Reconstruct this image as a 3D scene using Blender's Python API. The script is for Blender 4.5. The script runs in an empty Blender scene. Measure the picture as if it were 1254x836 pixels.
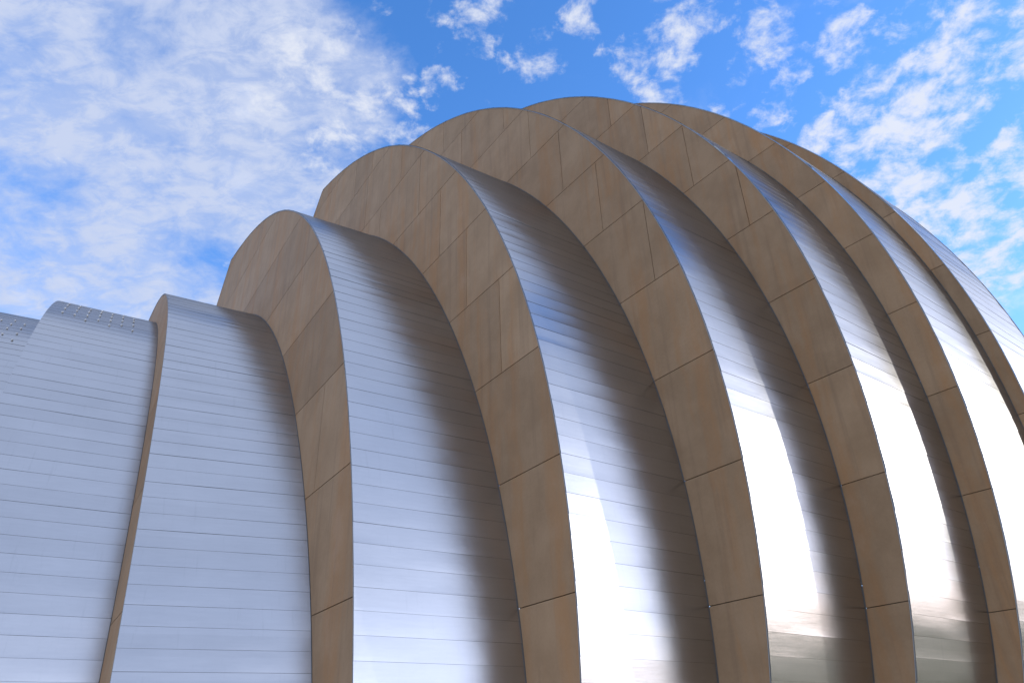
import bpy, bmesh, math, random
import numpy as np
from mathutils import Matrix, Vector

random.seed(7); rng = np.random.default_rng(7)
scene = bpy.context.scene
col = scene.collection
R = math.radians

# ------------------------------------------------------------------ camera
FPX, W0, H0 = 902.19, 1254.0, 836.0
PITCH, ROLL = R(29.53), R(-2.135)
fwd = np.array([0, math.cos(PITCH), math.sin(PITCH)])
up0 = np.array([0, -math.sin(PITCH), math.cos(PITCH)])
rt = math.cos(ROLL) * np.array([1., 0, 0]) + math.sin(ROLL) * up0
up = -math.sin(ROLL) * np.array([1., 0, 0]) + math.cos(ROLL) * up0
cam = bpy.data.cameras.new('camera'); cam_o = bpy.data.objects.new('camera', cam); col.objects.link(cam_o)
cam_o.matrix_world = Matrix([[rt[k], up[k], -fwd[k], 0] for k in range(3)] + [[0, 0, 0, 1]])
cam.sensor_width = 36; cam.lens = FPX / W0 * 36; cam.clip_start = .1; cam.clip_end = 20000
scene.camera = cam_o
def sky_dir(px, py):
    d = (px - W0 / 2) / FPX * rt - (py - H0 / 2) / FPX * up + fwd
    return d / np.linalg.norm(d)

# ------------------------------------------------------------------ sun, sky, exposure
SUN_AZ, SUN_EL = R(5.0), R(16.5)            # azimuth from +X, counter-clockwise
sun = bpy.data.lights.new('sun', 'SUN'); sun.energy = 2.0; sun.angle = R(.5); sun.color = (1, .93, .82)
sun_o = bpy.data.objects.new('sun', sun); col.objects.link(sun_o)
sd = Vector((math.cos(SUN_EL) * math.cos(SUN_AZ), math.cos(SUN_EL) * math.sin(SUN_AZ), math.sin(SUN_EL)))
sun_o.rotation_euler = sd.to_track_quat('Z', 'Y').to_euler(); sun_o.location = sd * 100
vs = scene.view_settings
vs.view_transform = 'Standard'; vs.look = 'None'; vs.gamma = 1; vs.exposure = 1.1; vs.use_curve_mapping = False
SKY_STRENGTH = 0.15
scene.cycles.sample_clamp_direct = 0.9; scene.cycles.sample_clamp_indirect = 0.9      # keeps the blown glare's edges smooth

world = bpy.data.worlds.new('World'); scene.world = world; world.use_nodes = True
nt = world.node_tree; N = nt.nodes; L = nt.links
for n in list(N): N.remove(n)
def node(t, **kw):
    n = N.new(t)
    for k, v in kw.items(): setattr(n, k, v)
    return n
def plug(sock, v):
    if hasattr(v, 'is_output'): L.new(v, sock)
    else: sock.default_value = v
def math_(op, a, b=0.0, c=None, clamp=False):
    n = node('ShaderNodeMath', operation=op, use_clamp=clamp); plug(n.inputs[0], a); plug(n.inputs[1], b)
    if c is not None: plug(n.inputs[2], c)
    return n.outputs[0]
def vmath(op, a, b=None, scale=None):
    n = node('ShaderNodeVectorMath', operation=op); plug(n.inputs[0], a)
    if b is not None: plug(n.inputs[1], b)
    if scale is not None: plug(n.inputs['Scale'], scale)
    return n.outputs['Value'] if op in ('DOT_PRODUCT', 'LENGTH') else n.outputs['Vector']
def ramp(v, a, b, c=0.0, d=1.0, kind='SMOOTHSTEP'):
    n = node('ShaderNodeMapRange', interpolation_type=kind); plug(n.inputs[0], v)
    for k, x in zip((1, 2, 3, 4), (a, b, c, d)): plug(n.inputs[k], x)
    return n.outputs[0]
def noise(vec, scale, detail=6, rough=.55, dist=0.0, lac=2.0):
    n = node('ShaderNodeTexNoise'); plug(n.inputs['Vector'], vec)
    n.inputs['Scale'].default_value = scale; n.inputs['Detail'].default_value = detail
    n.inputs['Roughness'].default_value = rough; n.inputs['Distortion'].default_value = dist; n.inputs['Lacunarity'].default_value = lac
    return n
def mixc(f, a, b):
    n = node('ShaderNodeMix', data_type='RGBA'); plug(n.inputs[0], f); plug(n.inputs[6], a); plug(n.inputs[7], b)
    return n.outputs[2]

sky = node('ShaderNodeTexSky', sky_type='NISHITA', sun_disc=False)
sky.sun_elevation = SUN_EL; sky.sun_rotation = math.pi / 2 - SUN_AZ
sky.air_density = 1.0; sky.dust_density = 0.3; sky.ozone_density = 3.0; sky.altitude = 200
hs = node('ShaderNodeHueSaturation'); hs.inputs['Saturation'].default_value = 1.22; hs.inputs['Value'].default_value = 1.24
L.new(sky.outputs[0], hs.inputs['Color'])
tint = node('ShaderNodeMix', data_type='RGBA', blend_type='MULTIPLY'); tint.inputs[0].default_value = 1
L.new(hs.outputs[0], tint.inputs[6]); tint.inputs[7].default_value = (1.10, .925, 1.04, 1)
sky_col = tint.outputs[2]
d = node('ShaderNodeTexCoord').outputs['Generated']
dz = node('ShaderNodeSeparateXYZ'); L.new(d, dz.inputs[0]); zc = dz.outputs[2]
den = math_('ADD', math_('MAXIMUM', zc, 0.0), 0.22)
P = vmath('SCALE', d, scale=math_('DIVIDE', 1.0, den))          # cloud deck seen in perspective
warp = noise(P, 6.0, 6, .65)
wv = vmath('SCALE', vmath('SUBTRACT', warp.outputs['Color'], (.5, .5, .5)), scale=.16)
dw = vmath('NORMALIZE', vmath('ADD', d, wv))
def blobs(lst):
    acc = None
    for (px, py, rad, w) in lst:
        c = sky_dir(px, py); a = rad / FPX
        dp = vmath('DOT_PRODUCT', dw, tuple(c))
        v = ramp(dp, math.cos(a * 1.2), 1.0 - (1 - math.cos(a)) * .08, 0.0, w)
        acc = v if acc is None else math_('MAXIMUM', acc, v)
    return acc
PUFFS = [(655, 68, 42, .8), (590, 15, 36, .7), (552, 112, 26, .8), (585, 62, 20, .6), (715, 12, 36, .7), (790, 75, 46, .85), (803, 116, 24, .7),
         (850, 18, 46, .85), (945, 36, 40, .7), (915, 85, 28, .55), (975, 85, 26, .7), (1040, 40, 48, .85), (1085, 92, 52, .9), (1130, 32, 44, .85),
         (1205, 40, 60, .9), (1165, 95, 54, .95), (1140, 140, 56, .9), (1105, 190, 70, 1.0), (1130, 235, 76, 1.05), (1170, 275, 60, .95), (995, 165, 34, .8),
         (880, 116, 20, .6), (1225, 255, 44, .8), (1250, 180, 36, .85), (1195, 312, 48, .9), (1245, 330, 50, .9), (1060, 165, 40, .7), (960, 115, 30, .6),
         (1250, 60, 50, .7), (1215, 345, 40, .8), (1000, 110, 22, .5),
         (430, 105, 62, .62), (475, 140, 56, .74), (497, 165, 36, .76), (400, 205, 56, .58), (370, 70, 60, .5), (405, 165, 36, .58), (330, 130, 50, .5), (440, 195, 40, .55), (440, 35, 45, .5),
         (1420, 200, 120, .7)]
BANK = [(90, 60, 190, 1.2), (270, 60, 180, 1.15), (80, 200, 170, 1.1), (250, 190, 170, 1.05), (350, 160, 130, .9), (410, 120, 110, .9), (400, 210, 80, .8),
        (150, 300, 120, .92), (300, 300, 100, .85), (30, 310, 120, .9), (60, 260, 100, .9), (-150, 150, 260, .9), (100, -150, 300, .9)]
nz = noise(P, 21.0, 9, .62, .2)
nz2 = noise(vmath('ADD', P, (3.1, 1.7, 0.4)), 6.0, 9, .60, .3)
puff = ramp(math_('ADD', math_('MULTIPLY', math_('SUBTRACT', nz.outputs[0], .5), 3.3), math_('MULTIPLY', blobs(PUFFS), .86)), .34, 1.28)
bank_cov = blobs(BANK)
dxyz = node('ShaderNodeSeparateXYZ'); L.new(dw, dxyz.inputs[0])
around = math_('MAXIMUM', ramp(dxyz.outputs[0], .585, .70, 0, 1.0), math_('MAXIMUM', math_('MULTIPLY', ramp(dxyz.outputs[1], .30, -.30), ramp(dxyz.outputs[0], .0, .5, .72, 1.08)), ramp(dxyz.outputs[2], .805, .88, 0, .9)))   # unseen cloud added beyond the frame for paler reflections and whiter ambient light
veil = ramp(math_('ADD', math_('MULTIPLY', math_('SUBTRACT', nz2.outputs[0], .5), 2.9), bank_cov), .22, 1.22)
ripple = ramp(noise(vmath('MULTIPLY', P, (1, 1.6, 1)), 17.0, 8, .66, .4).outputs[0], .36, .62, .62, 1.0)
veil = math_('MULTIPLY', math_('MULTIPLY', veil, .96), ripple)
# the unseen rest of the sky gets added cloud, brightened low down for reflections
CLOUD = (2.55, 2.66, 2.95, 1); VEIL = (1.88, 2.12, 2.76, 1)
c1 = mixc(veil, sky_col, VEIL)
c2 = mixc(math_('MULTIPLY', puff, .92), c1, CLOUD)
far = ramp(math_('ADD', math_('MULTIPLY', math_('SUBTRACT', nz2.outputs[0], .5), 1.0), around), .05, .95)
c2 = mixc(math_('MULTIPLY', far, .8), c2, mixc(ramp(dxyz.outputs[2], .10, .82), (7.6, 8.0, 9.5, 1), (2.7, 3.1, 4.1, 1)))
bg = node('ShaderNodeBackground'); L.new(c2, bg.inputs[0]); bg.inputs[1].default_value = SKY_STRENGTH
wo = node('ShaderNodeOutputWorld'); L.new(bg.outputs[0], wo.inputs[0])
world.cycles.sampling_method = 'MANUAL'; world.cycles.sample_map_resolution = 1024

# ------------------------------------------------------------------ measured building sections
# Parallel fan of upright section planes.  In each plane s runs towards the street, z is height above eye level.
PROFILE = {   # centre, polynomial radius(angle), back ridge (s, z)
    0: ((-34, 2), [0.27544, -1.56523, 4.81813, -4.20651, 14.85631], (-35.3, 17.95)),
    1: ((-34, 3), [1.26276, -4.856, 8.48228, -6.78567, 16.62562], (-35.5, 19.1)),
    2: ((-34, 4), [0.26333, -1.08237, 2.03579, -2.61597, 4.64342, -4.33045, 19.54735], (-35.8, 24.45)),
    3: ((-31, 5), [0.20023, -0.89812, 1.13613, -0.18294, 2.39165, -1.6544, 18.99275], (-31.8, 28.12)),
    4: ((-29, 6), [-0.08344, 0.03131, 0.12981, 0.23421, 2.33222, -0.34001, 18.93728], (-30.3, 31.25)),
    5: ((-27, 7), [-1.10354, 3.16124, -2.63677, 0.28572, 3.10874, 0.15896, 18.52181], (-27.6, 32.2)),
    6: ((-25, 8), [-0.91974, 2.13847, -1.38331, -0.02231, 3.30861, 0.07476, 17.83743], (-25.5, 32.3)),
    7: ((-23, 8), [-0.66131, 0.39319, 1.07906, -0.83874, 3.37194, 0.33212, 16.86502], (-23.0, 31.0)),
}
STEP = {      # how far the foot of each fin face stands proud of the shell before it: cubic in z, valid range
    2: ([0.0009195, -0.0253992, 0.158004, 0.3944001], 1.50, 17.28),
    3: ([0.0002704, -0.0080165, 0.0636242, 0.117222], 1.37, 19.79),
    4: ([3e-06, -0.0001644, 0.0115603, 0.1127673], 1.30, 20.85),
    5: ([4e-05, -0.0015047, 0.0222672, 0.2024329], 1.26, 20.83),
    6: ([-1.74e-05, 0.0013024, -0.0160638, 0.4844052], 1.26, 19.93),
    7: ([8.4e-06, 0.0012226, -0.038378, 0.86039], 8.38, 20.83),
}
DIST = {-1: -6.3830, 0: -2.3830, 1: 1.6170, 2: 5.6170, 3: 9.6945, 4: 13.7991, 5: 17.8679, 6: 21.8677, 7: 25.8849, 8: 29.9021}
AZ = {-1: 120.60, 0: 121.70, 1: 122.80, 2: 123.90, 3: 125.00, 4: 126.00, 5: 127.10, 6: 128.30, 7: 129.60, 8: 130.90, 9: 132.20}
JOINTS = {5: [(6, -14.12), (5, -12.34), (7, -15.88), (4, -10.54)], 4: [(4, -13.71), (3, -11.86), (6, -17.26), (5, -15.48), (8, -24.34), (7, -22.56), (7, -19.02), (6, -20.87)], 3: [(4, -17.94), (3, -16.18), (2, -14.38), (6, -21.43), (5, -19.66), (7, -26.72), (7, -24.67), (5, -23.28), (6, -25.03)], 2: [(1, -17.35)]}

GROUND = -1.65
ROW0, ROWH = 2.88, 3.0
COURSE, SEAM0 = 0.467, 1.69

def frame(i):
    a = R(AZ[i]); return np.array([math.sin(a), -math.cos(a), 0]), -np.array([math.cos(a), math.sin(a), 0])
def P3(i, s, z, off=0.0):
    n, t = frame(i); return n * (DIST[i] + off) + t * s + np.array([0, 0, z])
DIST[9] = DIST[8] + 4.0
for k_ in (-2, -3): DIST[k_] = DIST[k_ + 1] - 4.0; AZ[k_] = AZ[k_ + 1] - 1.1
def base_curve(i):
    C, c, K = PROFILE[i]
    C = np.array(C, float)
    ph1 = math.atan2(K[1] - C[1], K[0] - C[0])
    ph = np.linspace(-.45, ph1, 500); r = np.polyval(c, ph)
    s, z = C[0] + r * np.cos(ph), C[1] + r * np.sin(ph)
    m = np.maximum.accumulate(z); keep = (z >= m) & (z >= GROUND - .5)
    return s[keep], z[keep]
CUR = {i: base_curve(i) for i in range(0, 8)}
CUR[-1] = (CUR[0][0] - 1.9, CUR[0][1])
CUR[-2] = (CUR[-1][0] - 1.8, CUR[-1][1]); CUR[-3] = (CUR[-2][0] - 1.7, CUR[-2][1])
def step(i, z):
    if i in STEP:
        c, a, b = STEP[i]; return np.polyval(c, np.clip(z, a, b))
    return np.full(np.shape(z), {8: .78, 9: .5}.get(i, 0.0)) if np.ndim(z) else {8: .78, 9: .5}.get(i, 0.0)
CUR[8] = (CUR[7][0] + .70, CUR[7][1])
def ridge(i): return CUR[i][0][-1], CUR[i][1][-1]
def s_out(i, z): return np.interp(z, CUR[i][1], CUR[i][0])
def s_back(i, z):
    ks, kz = ridge(i); return ks - np.clip(kz - z, 0, 3.0)
def s_in(i, z): return s_out(i - 1, z) + step(i, z)          # where the shell before meets the face of fin i

# ------------------------------------------------------------------ materials
def mat(name):
    m = bpy.data.materials.new(name); m.use_nodes = True
    global nt, N, L
    nt = m.node_tree; N = nt.nodes; L = nt.links
    return m, N['Principled BSDF']
def bump(h, strength, dist, prev=None):
    n = node('ShaderNodeBump'); plug(n.inputs['Height'], h); n.inputs['Strength'].default_value = strength; n.inputs['Distance'].default_value = dist
    if prev is not None: L.new(prev, n.inputs['Normal'])
    return n.outputs[0]

steel, b = mat('brushed_stainless_steel')
uv = node('ShaderNodeUVMap').outputs[0]
sep = node('ShaderNodeSeparateXYZ'); L.new(uv, sep.inputs[0])
course = math_('FLOOR', math_('DIVIDE', sep.outputs[1], COURSE))
wn = node('ShaderNodeTexWhiteNoise', noise_dimensions='2D')
sheet = math_('FLOOR', math_('ADD', math_('MULTIPLY', sep.outputs[0], .2), .01))
cmb = node('ShaderNodeCombineXYZ'); L.new(sheet, cmb.inputs[0]); L.new(course, cmb.inputs[1]); L.new(cmb.outputs[0], wn.inputs[0])
streak = noise(vmath('MULTIPLY', uv, (1.2, 14.0, 1)), 1.0, 6, .65).outputs[0]
blot = noise(uv, .55, 5, .6).outputs[0]
grain = noise(vmath('MULTIPLY', uv, (60, 160, 1)), 1.0, 3, .6).outputs[0]
drip = noise(vmath('MULTIPLY', uv, (9.0, .7, 1)), 1.0, 4, .6).outputs[0]
val = math_('ADD', math_('MULTIPLY', wn.outputs[0], .03), math_('ADD', math_('MULTIPLY', streak, .06), math_('MULTIPLY', blot, .08)))
val = math_('ADD', val, ramp(drip, .58, .75, .0, -.03))
cc = node('ShaderNodeCombineColor')
for k, o in enumerate((.375, .383, .398)): L.new(math_('ADD', val, o), cc.inputs[k])
nrm = bump(grain, .12, .002); nrm = bump(streak, .10, .01, nrm); nrm = bump(blot, .10, .05, nrm)
gl = node('ShaderNodeBsdfAnisotropic', distribution='BECKMANN')          # brushed finish, polished along the courses
L.new(cc.outputs[0], gl.inputs['Color'])
L.new(math_('ADD', math_('MULTIPLY', blot, .06), math_('ADD', math_('MULTIPLY', wn.outputs[0], .03), .195)), gl.inputs['Roughness'])
gl.inputs['Anisotropy'].default_value = .25; gl.inputs['Rotation'].default_value = .25
tg = node('ShaderNodeTangent', direction_type='UV_MAP'); tg.uv_map = 'UVMap'; L.new(tg.outputs[0], gl.inputs['Tangent'])
L.new(nrm, gl.inputs['Normal'])
g2_ = node('ShaderNodeBsdfAnisotropic', distribution='GGX'); L.new(cc.outputs[0], g2_.inputs['Color']); L.new(nrm, g2_.inputs['Normal'])
L.new(math_('ADD', math_('MULTIPLY', streak, .10), .26), g2_.inputs['Roughness'])
ms = node('ShaderNodeMixShader'); ms.inputs[0].default_value = .3; L.new(gl.outputs[0], ms.inputs[1]); L.new(g2_.outputs[0], ms.inputs[2])
mo = [n for n in N if n.bl_idname == 'ShaderNodeOutputMaterial'][0]; L.new(ms.outputs[0], mo.inputs['Surface']); N.remove(b)

trim_steel, b = mat('edge_trim_steel')
b.inputs['Metallic'].default_value = .6; b.inputs['Roughness'].default_value = .5
tc = node('ShaderNodeTexCoord').outputs['Object']
tn = noise(tc, 1.3, 5, .6).outputs[0]
L.new(mixc(tn, (.22, .22, .22, 1), (.30, .30, .295, 1)), b.inputs['Base Color'])

flashing_hem_shade, b = mat('dark_flashing_and_hem_shade')  # metal of the flashing strips, also the painted shade under the sheet lips
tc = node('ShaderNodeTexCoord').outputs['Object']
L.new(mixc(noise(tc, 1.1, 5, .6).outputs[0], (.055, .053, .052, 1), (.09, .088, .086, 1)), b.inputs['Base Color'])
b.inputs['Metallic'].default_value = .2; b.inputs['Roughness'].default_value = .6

stud_metal, b = mat('stud_metal')
tc = node('ShaderNodeTexCoord').outputs['Object']
L.new(mixc(noise(tc, 8, 3, .6).outputs[0], (.42, .42, .42, 1), (.60, .60, .59, 1)), b.inputs['Base Color'])
b.inputs['Metallic'].default_value = .1; b.inputs['Roughness'].default_value = .4

concrete, b = mat('precast_concrete')
tc = node('ShaderNodeTexCoord').outputs['Object']
wnp = node('ShaderNodeAttribute', attribute_name='panel').outputs['Fac']
mott = noise(tc, .8, 8, .62).outputs[0]
fine = noise(tc, 14.0, 6, .7).outputs[0]
st = noise(vmath('ADD', vmath('MULTIPLY', tc, (1.5, .0, .10)), vmath('SCALE', noise(tc, .5, 4).outputs['Color'], scale=.9)), 1.0, 6, .6).outputs[0]
st2 = noise(vmath('MULTIPLY', tc, (3.4, .0, .16)), 1.0, 6, .62).outputs[0]
c0 = mixc(ramp(mott, .3, .7), (.232, .147, .080, 1), (.284, .185, .105, 1))
c1 = mixc(math_('MULTIPLY', ramp(st, .45, .68), .65), c0, (.28, .145, .060, 1))      # rusty runs
c2 = mixc(math_('MULTIPLY', ramp(st2, .50, .72), .45), c1, (.175, .110, .064, 1))
c3 = mixc(math_('MULTIPLY', ramp(math_('MULTIPLY', st, mott), .32, .45), .25), c2, (.32, .235, .165, 1))
mul = node('ShaderNodeMix', data_type='RGBA', blend_type='MULTIPLY'); mul.inputs[0].default_value = 1
g = node('ShaderNodeCombineColor')
for k in range(3): L.new(math_('ADD', math_('MULTIPLY', wnp, .20), math_('ADD', math_('MULTIPLY', fine, .20), .80)), g.inputs[k])
L.new(c3, mul.inputs[6]); L.new(g.outputs[0], mul.inputs[7]); L.new(mul.outputs[2], b.inputs['Base Color'])
b.inputs['Roughness'].default_value = .82; b.inputs['Specular IOR Level'].default_value = .3
L.new(bump(fine, .25, .01, bump(mott, .15, .03)), b.inputs['Normal'])

sealant, b = mat('dark_joint_sealant')
tc = node('ShaderNodeTexCoord').outputs['Object']
L.new(mixc(noise(tc, 3, 3).outputs[0], (.05, .036, .026, 1), (.085, .065, .05, 1)), b.inputs['Base Color']); b.inputs['Roughness'].default_value = .9

grass_m, b = mat('lawn_grass')
tc = node('ShaderNodeTexCoord').outputs['Object']
g1 = noise(tc, .35, 8, .65).outputs[0]; g2 = noise(tc, 22.0, 4, .7).outputs[0]
L.new(mixc(g1, mixc(g2, (.065, .058, .008, 1), (.115, .10, .018, 1)), mixc(g2, (.085, .072, .014, 1), (.13, .11, .03, 1))), b.inputs['Base Color'])
b.inputs['Roughness'].default_value = .9
L.new(bump(g2, .8, .05), b.inputs['Normal'])

paving_m, b = mat('paving_concrete')
tc = node('ShaderNodeTexCoord').outputs['Object']
L.new(mixc(noise(tc, .9, 8, .65).outputs[0], (.26, .24, .21, 1), (.38, .35, .31, 1)), b.inputs['Base Color']); b.inputs['Roughness'].default_value = .85

# ------------------------------------------------------------------ object helpers
def link(name, verts, faces, mats, parent=None, smooth=False, mi=None, uvs=None, attr=None, loc=None, rot=None):
    me = bpy.data.meshes.new(name); me.from_pydata([tuple(map(float, v)) for v in verts], [], faces)
    for m in mats: me.materials.append(m)
    if mi is not None: me.polygons.foreach_set('material_index', mi)
    if smooth: me.polygons.foreach_set('use_smooth', [True] * len(faces))
    if uvs is not None:
        u = me.uv_layers.new(name='UVMap')
        for lp in me.loops: u.data[lp.index].uv = uvs[lp.vertex_index]
    if attr is not None:
        a = me.attributes.new('panel', 'FLOAT', 'FACE'); a.data.foreach_set('value', attr)
    me.update()
    o = bpy.data.objects.new(name, me); col.objects.link(o)
    if parent: o.parent = parent
    if loc is not None: o.location = loc
    if rot is not None: o.rotation_euler = (0, 0, rot)
    return o
def tag(o, **kw):
    for k, v in kw.items(): o[k] = v

# ------------------------------------------------------------------ ground
rings = [0, 15, 40, 90, 200, 500, 1500, 6000]; seg = 64
gv = [(0, 0, 0)]; gf = []
for r_ in rings[1:]:
    for k in range(seg): a = 2 * math.pi * k / seg; gv.append((r_ * math.cos(a), r_ * math.sin(a), 0))
for k in range(seg): gf.append((0, 1 + k, 1 + (k + 1) % seg))
for q in range(len(rings) - 2):
    o0, o1 = 1 + q * seg, 1 + (q + 1) * seg
    for k in range(seg): gf.append((o0 + k, o1 + k, o1 + (k + 1) % seg, o0 + (k + 1) % seg))
lawn = link('lawn', gv, gf, [grass_m], loc=(0, 0, GROUND)); lawn['kind'] = 'structure'
pv = []
for i in range(-3, 9):
    for w in (-.6, 3.2): pv.append(P3(i, float(s_out(i, GROUND)) + w, GROUND + .004))
path = link('path', pv, [(2 * k, 2 * k + 1, 2 * k + 3, 2 * k + 2) for k in range(11)], [paving_m]); path['kind'] = 'structure'

# ------------------------------------------------------------------ the building
origin = P3(4, -22, GROUND)
hall = bpy.data.objects.new('concert_hall', None); col.objects.link(hall); hall.location = origin
tag(hall, label='concert hall of stepped curved stainless steel shells with tan concrete fin faces', category='building')

SHELL_LABEL = {-1: 'steel shell at the far left edge with rows of small studs on top', 0: 'blue grey steel shell with rows of small studs along its ridge',
               3: 'steel shell with a sun glare near its foot', 4: 'steel shell with the broadest white sun glare'}
def shell(i):
    """ribbed half vault between section plane i and i+1, in horizontal shingled courses"""
    zs = CUR[i][1]; ss = CUR[i][0]
    m = zs >= GROUND - .4
    zs, ss = zs[m], ss[m]
    arc = np.concatenate([[0], np.cumsum(np.hypot(np.diff(ss), np.diff(zs)))])
    v_seam = np.interp(SEAM0, zs, arc); k0 = math.floor(v_seam / COURSE)
    edges = np.arange(v_seam - k0 * COURSE, arc[-1], COURSE)
    edges = np.concatenate([[0], edges, [arc[-1]]])
    NU = 9
    V, F, UV, HEM = [], [], [], []
    n0, t0 = frame(i); n1, t1 = frame(i + 1)
    ds_dv = np.gradient(ss, arc); dz_dv = np.gradient(zs, arc)
    def row(v, lift, wob):
        s, z = np.interp(v, arc, ss), np.interp(v, arc, zs)
        tx, tz = np.interp(v, arc, ds_dv), np.interp(v, arc, dz_dv); q = math.hypot(tx, tz)
        ns, nz = tz / q, -tx / q                              # outward in the section plane
        base = len(V)
        for k in range(NU):
            u = k / (NU - 1); e = lift + wob[k]
            a = P3(i, s + ns * e, z + nz * e, -.010); c = P3(i + 1, s + float(step(i + 1, z)) + ns * e, z + nz * e, -.004)
            p = a + (c - a) * u
            V.append(p - origin); UV.append((u * (DIST[i + 1] - DIST[i]) + 5 * i, v + .001))
        return base
    def quads(a, c):
        for k in range(NU - 1): F.append((a + k, a + k + 1, c + k + 1, c + k))
    prev_top = None
    for e0, e1 in zip(edges[:-1], edges[1:]):
        if e1 - e0 < .03: continue
        zc_ = float(np.interp(e0, arc, zs)); lip = (.0035 + .0050 * rng.random()) * (1.0 - .6 * min(1, max(0, zc_) / (zs[-1] * .85)))
        lipv = lip * np.clip(.75 + .5 * np.interp(np.arange(NU), [0, NU / 2, NU], rng.normal(0, .6, 3)), .7, 1.2)
        wob = np.convolve(rng.normal(0, .004, NU + 2), [.25, .5, .25], 'valid')
        wob0 = wob * .3
        b0 = row(e0, 0, wob0 + lipv); b1 = row(e0 + .05, 0, wob + lipv * .75); b2 = row((e0 + e1) / 2, 0, wob * 1.3 + lipv * .35); b3 = row(e1 - .003, -.001, wob * .3)
        if prev_top is not None:
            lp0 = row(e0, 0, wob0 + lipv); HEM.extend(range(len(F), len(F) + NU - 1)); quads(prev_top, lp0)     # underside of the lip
        quads(b0, b1); quads(b1, b2); quads(b2, b3)
        prev_top = row(e1 - .003, -.001, wob * .3)
    # back of the vault: short slope, then a plain wall to the ground
    ks, kz = ss[-1], zs[-1]
    for (sa, za, sb, zb) in ((ks, kz, ks - 3, kz - 3), (ks - 3, kz - 3, ks - 3, GROUND - .3)):
        cnt = len(V)
        for (s_, z_) in ((sa, za), (sb, zb)):
            for k, u in enumerate((0, 1)):
                a = P3(i, s_, z_, .03); c = P3(i + 1, s_ + float(step(i + 1, kz)), z_, -.004)
                V.append(a + (c - a) * u - origin); UV.append((u * 4, arc[-1] + za - z_))
        F.append((cnt, cnt + 1, cnt + 3, cnt + 2))
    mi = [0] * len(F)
    for k in HEM: mi[k] = 1                                   # lip undersides coloured dark, as the shade in the gap under each sheet
    o = link('steel_shell', V, F, [steel, flashing_hem_shade], hall, smooth=True, uvs=UV, mi=mi)
    if i in SHELL_LABEL: o['label'] = SHELL_LABEL[i]
    return o

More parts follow.
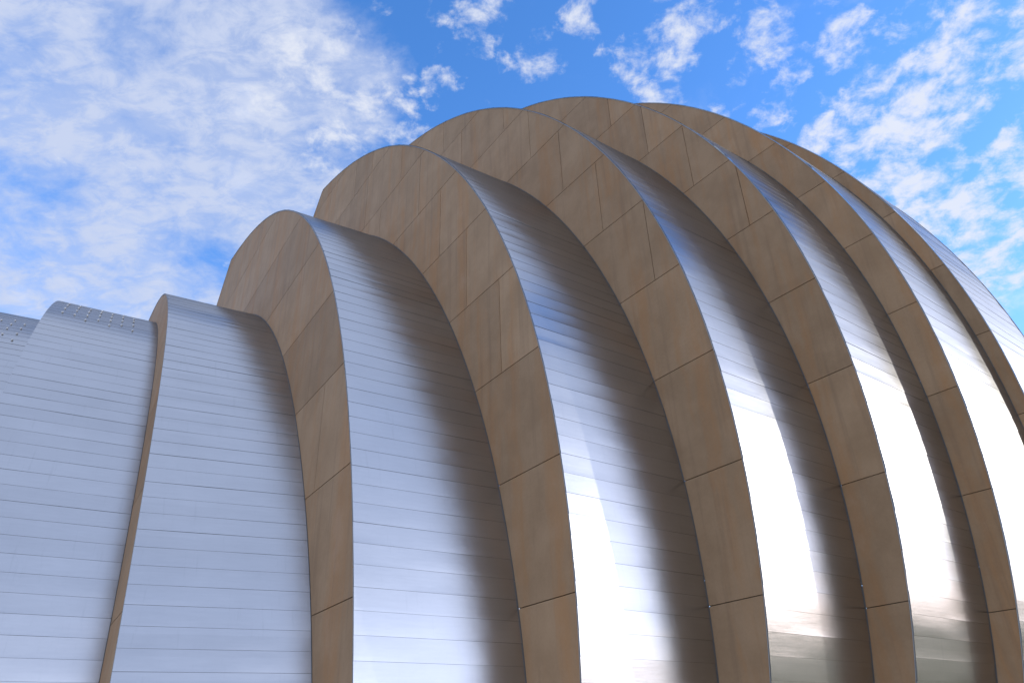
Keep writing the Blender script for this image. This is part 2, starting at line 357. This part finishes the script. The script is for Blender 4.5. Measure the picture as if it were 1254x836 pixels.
def fin(i):
    """precast concrete end wall standing in section plane i: separate panels over a dark backing"""
    G, T = .020, .05
    ks, kz = ridge(i)
    top_in = ridge(i - 1)[1] if i > -3 else -99
    def left(z):
        sb = s_back(i, z)
        return max(sb, float(s_in(i, z))) if z < top_in else float(sb)
    def right(z): return float(s_out(i, z)) - .02
    V, F, MI, AT = [], [], [], []
    def quad(pts, m, a):
        c = len(V); V.extend(pts); F.append(tuple(range(c, c + len(pts)))); MI.append(m); AT.append(a)
    zlo = GROUND - .3
    def arc_z(s_, z_):                                        # heights at even steps along an outline, so flat crests stay round
        ar = np.concatenate([[0], np.cumsum(np.hypot(np.diff(s_), np.diff(z_)))]); return np.interp(np.arange(0, ar[-1], .22), ar, z_)
    zall = arc_z(*CUR[i])
    if i > -3: zall = np.concatenate([zall, arc_z(*CUR[i - 1])])
    def levels(z0, z1):
        v = np.sort(np.concatenate([[z0, z1], zall[(zall > z0 + .006) & (zall < z1 - .006)]])); k_ = [v[0]]
        for x in v[1:-1]:
            if x - k_[-1] > .005: k_.append(x)
        return np.array(k_ + [v[-1]])
    rows = [zlo] + [ROW0 + ROWH * k for k in range(0, 14) if ROW0 + ROWH * k < kz - .05] + [kz]
    for k, (a, c) in enumerate(zip(rows[:-1], rows[1:])):
        row_k = k - 1
        vj = sorted(s for kk, s in JOINTS.get(i, []) if kk == row_k)
        if i in (1, 2, 3, 4, 5, 6, 7):      # unseen far ends carry the same pattern
            lo = (vj[0] if vj else float(s_in(i, (a + c) / 2)) if (a + c) / 2 < top_in else float(right((a + c) / 2)) - 1.0)
            if i >= 3 and len(vj):
                while lo - 1.75 * 2 > ks - 3: lo -= 3.5; vj.insert(0, lo)
        cuts = [-99.0] + vj + [99.0]
        for c0, c1 in zip(cuts[:-1], cuts[1:]):
            tone = float(rng.random())
            z0, z1 = a + G / 2, c - G / 2
            if c == kz: z1 = kz - .010
            zz = levels(z0, z1)
            iv = []
            for z in zz:
                l, r = max(left(z) + .004, c0 + G / 2), min(right(z), c1 - G / 2)
                iv.append((l, r))
            for (za, (l0, r0)), (zb, (l1, r1)) in zip(zip(zz[:-1], iv[:-1]), zip(zz[1:], iv[1:])):
                w0, w1 = r0 - l0, r1 - l1
                if w0 < .004 and w1 < .004: continue
                if w1 < 0: f_ = w0 / (w0 - w1); zb = za + (zb - za) * f_; l1 = r1 = l0 + (l1 - l0) * f_      # stop where the outline meets the joint
                elif w0 < 0: f_ = w1 / (w1 - w0); za = zb - (zb - za) * f_; l0 = r0 = l1 + (l0 - l1) * f_
                quad([(l0, 0, za), (r0, 0, za), (r1, 0, zb), (l1, 0, zb)], 0, tone)
                quad([(l0, T, za), (l0, 0, za), (l1, 0, zb), (l1, T, zb)], 0, tone)
                quad([(r0, 0, za), (r0, T, za), (r1, T, zb), (r1, 0, zb)], 0, tone)
            l, r = iv[0]
            if r > l: quad([(l, T, z0), (r, T, z0), (r, 0, z0), (l, 0, z0)], 0, tone)
            l, r = iv[-1]
            if r > l: quad([(l, 0, z1), (r, 0, z1), (r, T, z1), (l, T, z1)], 0, tone)
    zz = levels(zlo, kz - .012)                     # dark backing
    for za, zb in zip(zz[:-1], zz[1:]):
        quad([(left(za), T - .004, za), (right(za), T - .004, za), (right(zb), T - .004, zb), (left(zb), T - .004, zb)], 1, .5)
    n, t = frame(i)
    base = n * DIST[i] - origin; rotz = math.atan2(t[1], t[0])
    f = link('concrete_fin', V, F, [concrete, sealant], hall, mi=MI, attr=AT, loc=base, rot=rotz)
    # steel cover strip along the outer edge
    def sweep(name, s_, z_, prof, m, gap=None):
        ar = np.concatenate([[0], np.cumsum(np.hypot(np.diff(s_), np.diff(z_)))])
        tx = np.interp(ar + .15, ar, s_) - np.interp(ar - .15, ar, s_); tz = np.interp(ar + .15, ar, z_) - np.interp(ar - .15, ar, z_)
        q = np.hypot(tx, tz); ns, nz = tz / q, -tx / q
        VV, FF = [], []; n_ = len(prof)
        for k in range(len(s_)):
            for (o_, y_) in prof: VV.append((s_[k] + ns[k] * o_, y_, z_[k] + nz[k] * o_))
        for k in range(len(s_) - 1):
            if gap and int(ar[k] / gap) != int(ar[k + 1] / gap) and ar[k + 1] - ar[k] < .05: continue
            for j in range(n_):
                j2 = (j + 1) % n_; FF.append((k * n_ + j, k * n_ + j2, (k + 1) * n_ + j2, (k + 1) * n_ + j))
        return link(name, VV, FF, [m], f, smooth=False)
    def densify(s_, z_, gap):
        ar = np.concatenate([[0], np.cumsum(np.hypot(np.diff(s_), np.diff(z_)))])
        v = np.linspace(0, ar[-1], 160)
        for g_ in np.arange(gap, ar[-1], gap): v = np.concatenate([v, [g_ - .012, g_ + .012]])
        v = np.unique(v); return np.interp(v, ar, s_), np.interp(v, ar, z_)
    s_, z_ = CUR[i]; m = z_ > GROUND - .3; s_, z_ = s_[m], z_[m]
    sb = np.concatenate([s_, [ks - 1.5, ks - 3]]); zb = np.concatenate([z_, [kz - 1.5, kz - 3]])
    a_, c_ = densify(sb, zb, 5.4)
    sweep('edge_trim', a_, c_, [(-.036, -.014), (-.016, -.014), (-.016, .06), (-.036, .06)], trim_steel, 5.4)
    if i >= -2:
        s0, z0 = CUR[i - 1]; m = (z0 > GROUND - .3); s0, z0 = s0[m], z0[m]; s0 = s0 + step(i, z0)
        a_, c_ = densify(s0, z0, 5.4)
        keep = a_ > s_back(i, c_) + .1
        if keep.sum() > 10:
            sweep('flashing', a_[keep], c_[keep], [(-.02, -.016), (.018, -.016), (.018, .002), (-.02, .002)], flashing_hem_shade, 5.4)
    return f

shells = {i: shell(i) for i in range(-3, 8)}
fins = {i: fin(i) for i in range(-3, 9)}

# snow guards: small round studs in staggered rows on the crowns of the two left shells
def stud_mesh():
    bm = bmesh.new()
    bmesh.ops.create_cone(bm, cap_ends=True, segments=10, radius1=.03, radius2=.03, depth=.03, matrix=Matrix.Translation((0, 0, .005)))
    bmesh.ops.create_cone(bm, cap_ends=True, segments=12, radius1=.038, radius2=.026, depth=.03, matrix=Matrix.Translation((0, 0, .035)))
    me = bpy.data.meshes.new('roof_stud'); bm.to_mesh(me); bm.free(); me.materials.append(stud_metal)
    return me
stud_me = stud_mesh()
for i in (-1, 0):
    ss, zs = CUR[i]
    arc = np.concatenate([[0], np.cumsum(np.hypot(np.diff(ss), np.diff(zs)))])
    zlow = 13.62 if i == 0 else 12.9
    n_, t_ = frame(i)
    for k in range(7):
        off = .50 + .425 * k + (.05 if i < 0 else 0)
        v0 = np.interp(zlow if k % 2 == 0 else zlow + .30, zs, arc)
        if k == 0: v0 += .45
        for j in range(4):
            v = v0 + .80 * j + rng.normal(0, .03)
            s, z = float(np.interp(v, arc, ss)), float(np.interp(v, arc, zs))
            e = .02; ds = float(np.interp(v + e, arc, ss)) - s; dzz = float(np.interp(v + e, arc, zs)) - z
            q = math.hypot(ds, dzz); nrm = Vector(t_ * (dzz / q)) + Vector((0, 0, -ds / q))
            u = off / (DIST[i + 1] - DIST[i])
            a, c = P3(i, s, z), P3(i + 1, s + float(step(i + 1, z)), z)
            o = bpy.data.objects.new('roof_stud', stud_me); col.objects.link(o); o.parent = shells[i]
            o.location = Vector(a + (c - a) * u - origin) + nrm * .0
            o.rotation_euler = nrm.to_track_quat('Z', 'Y').to_euler()
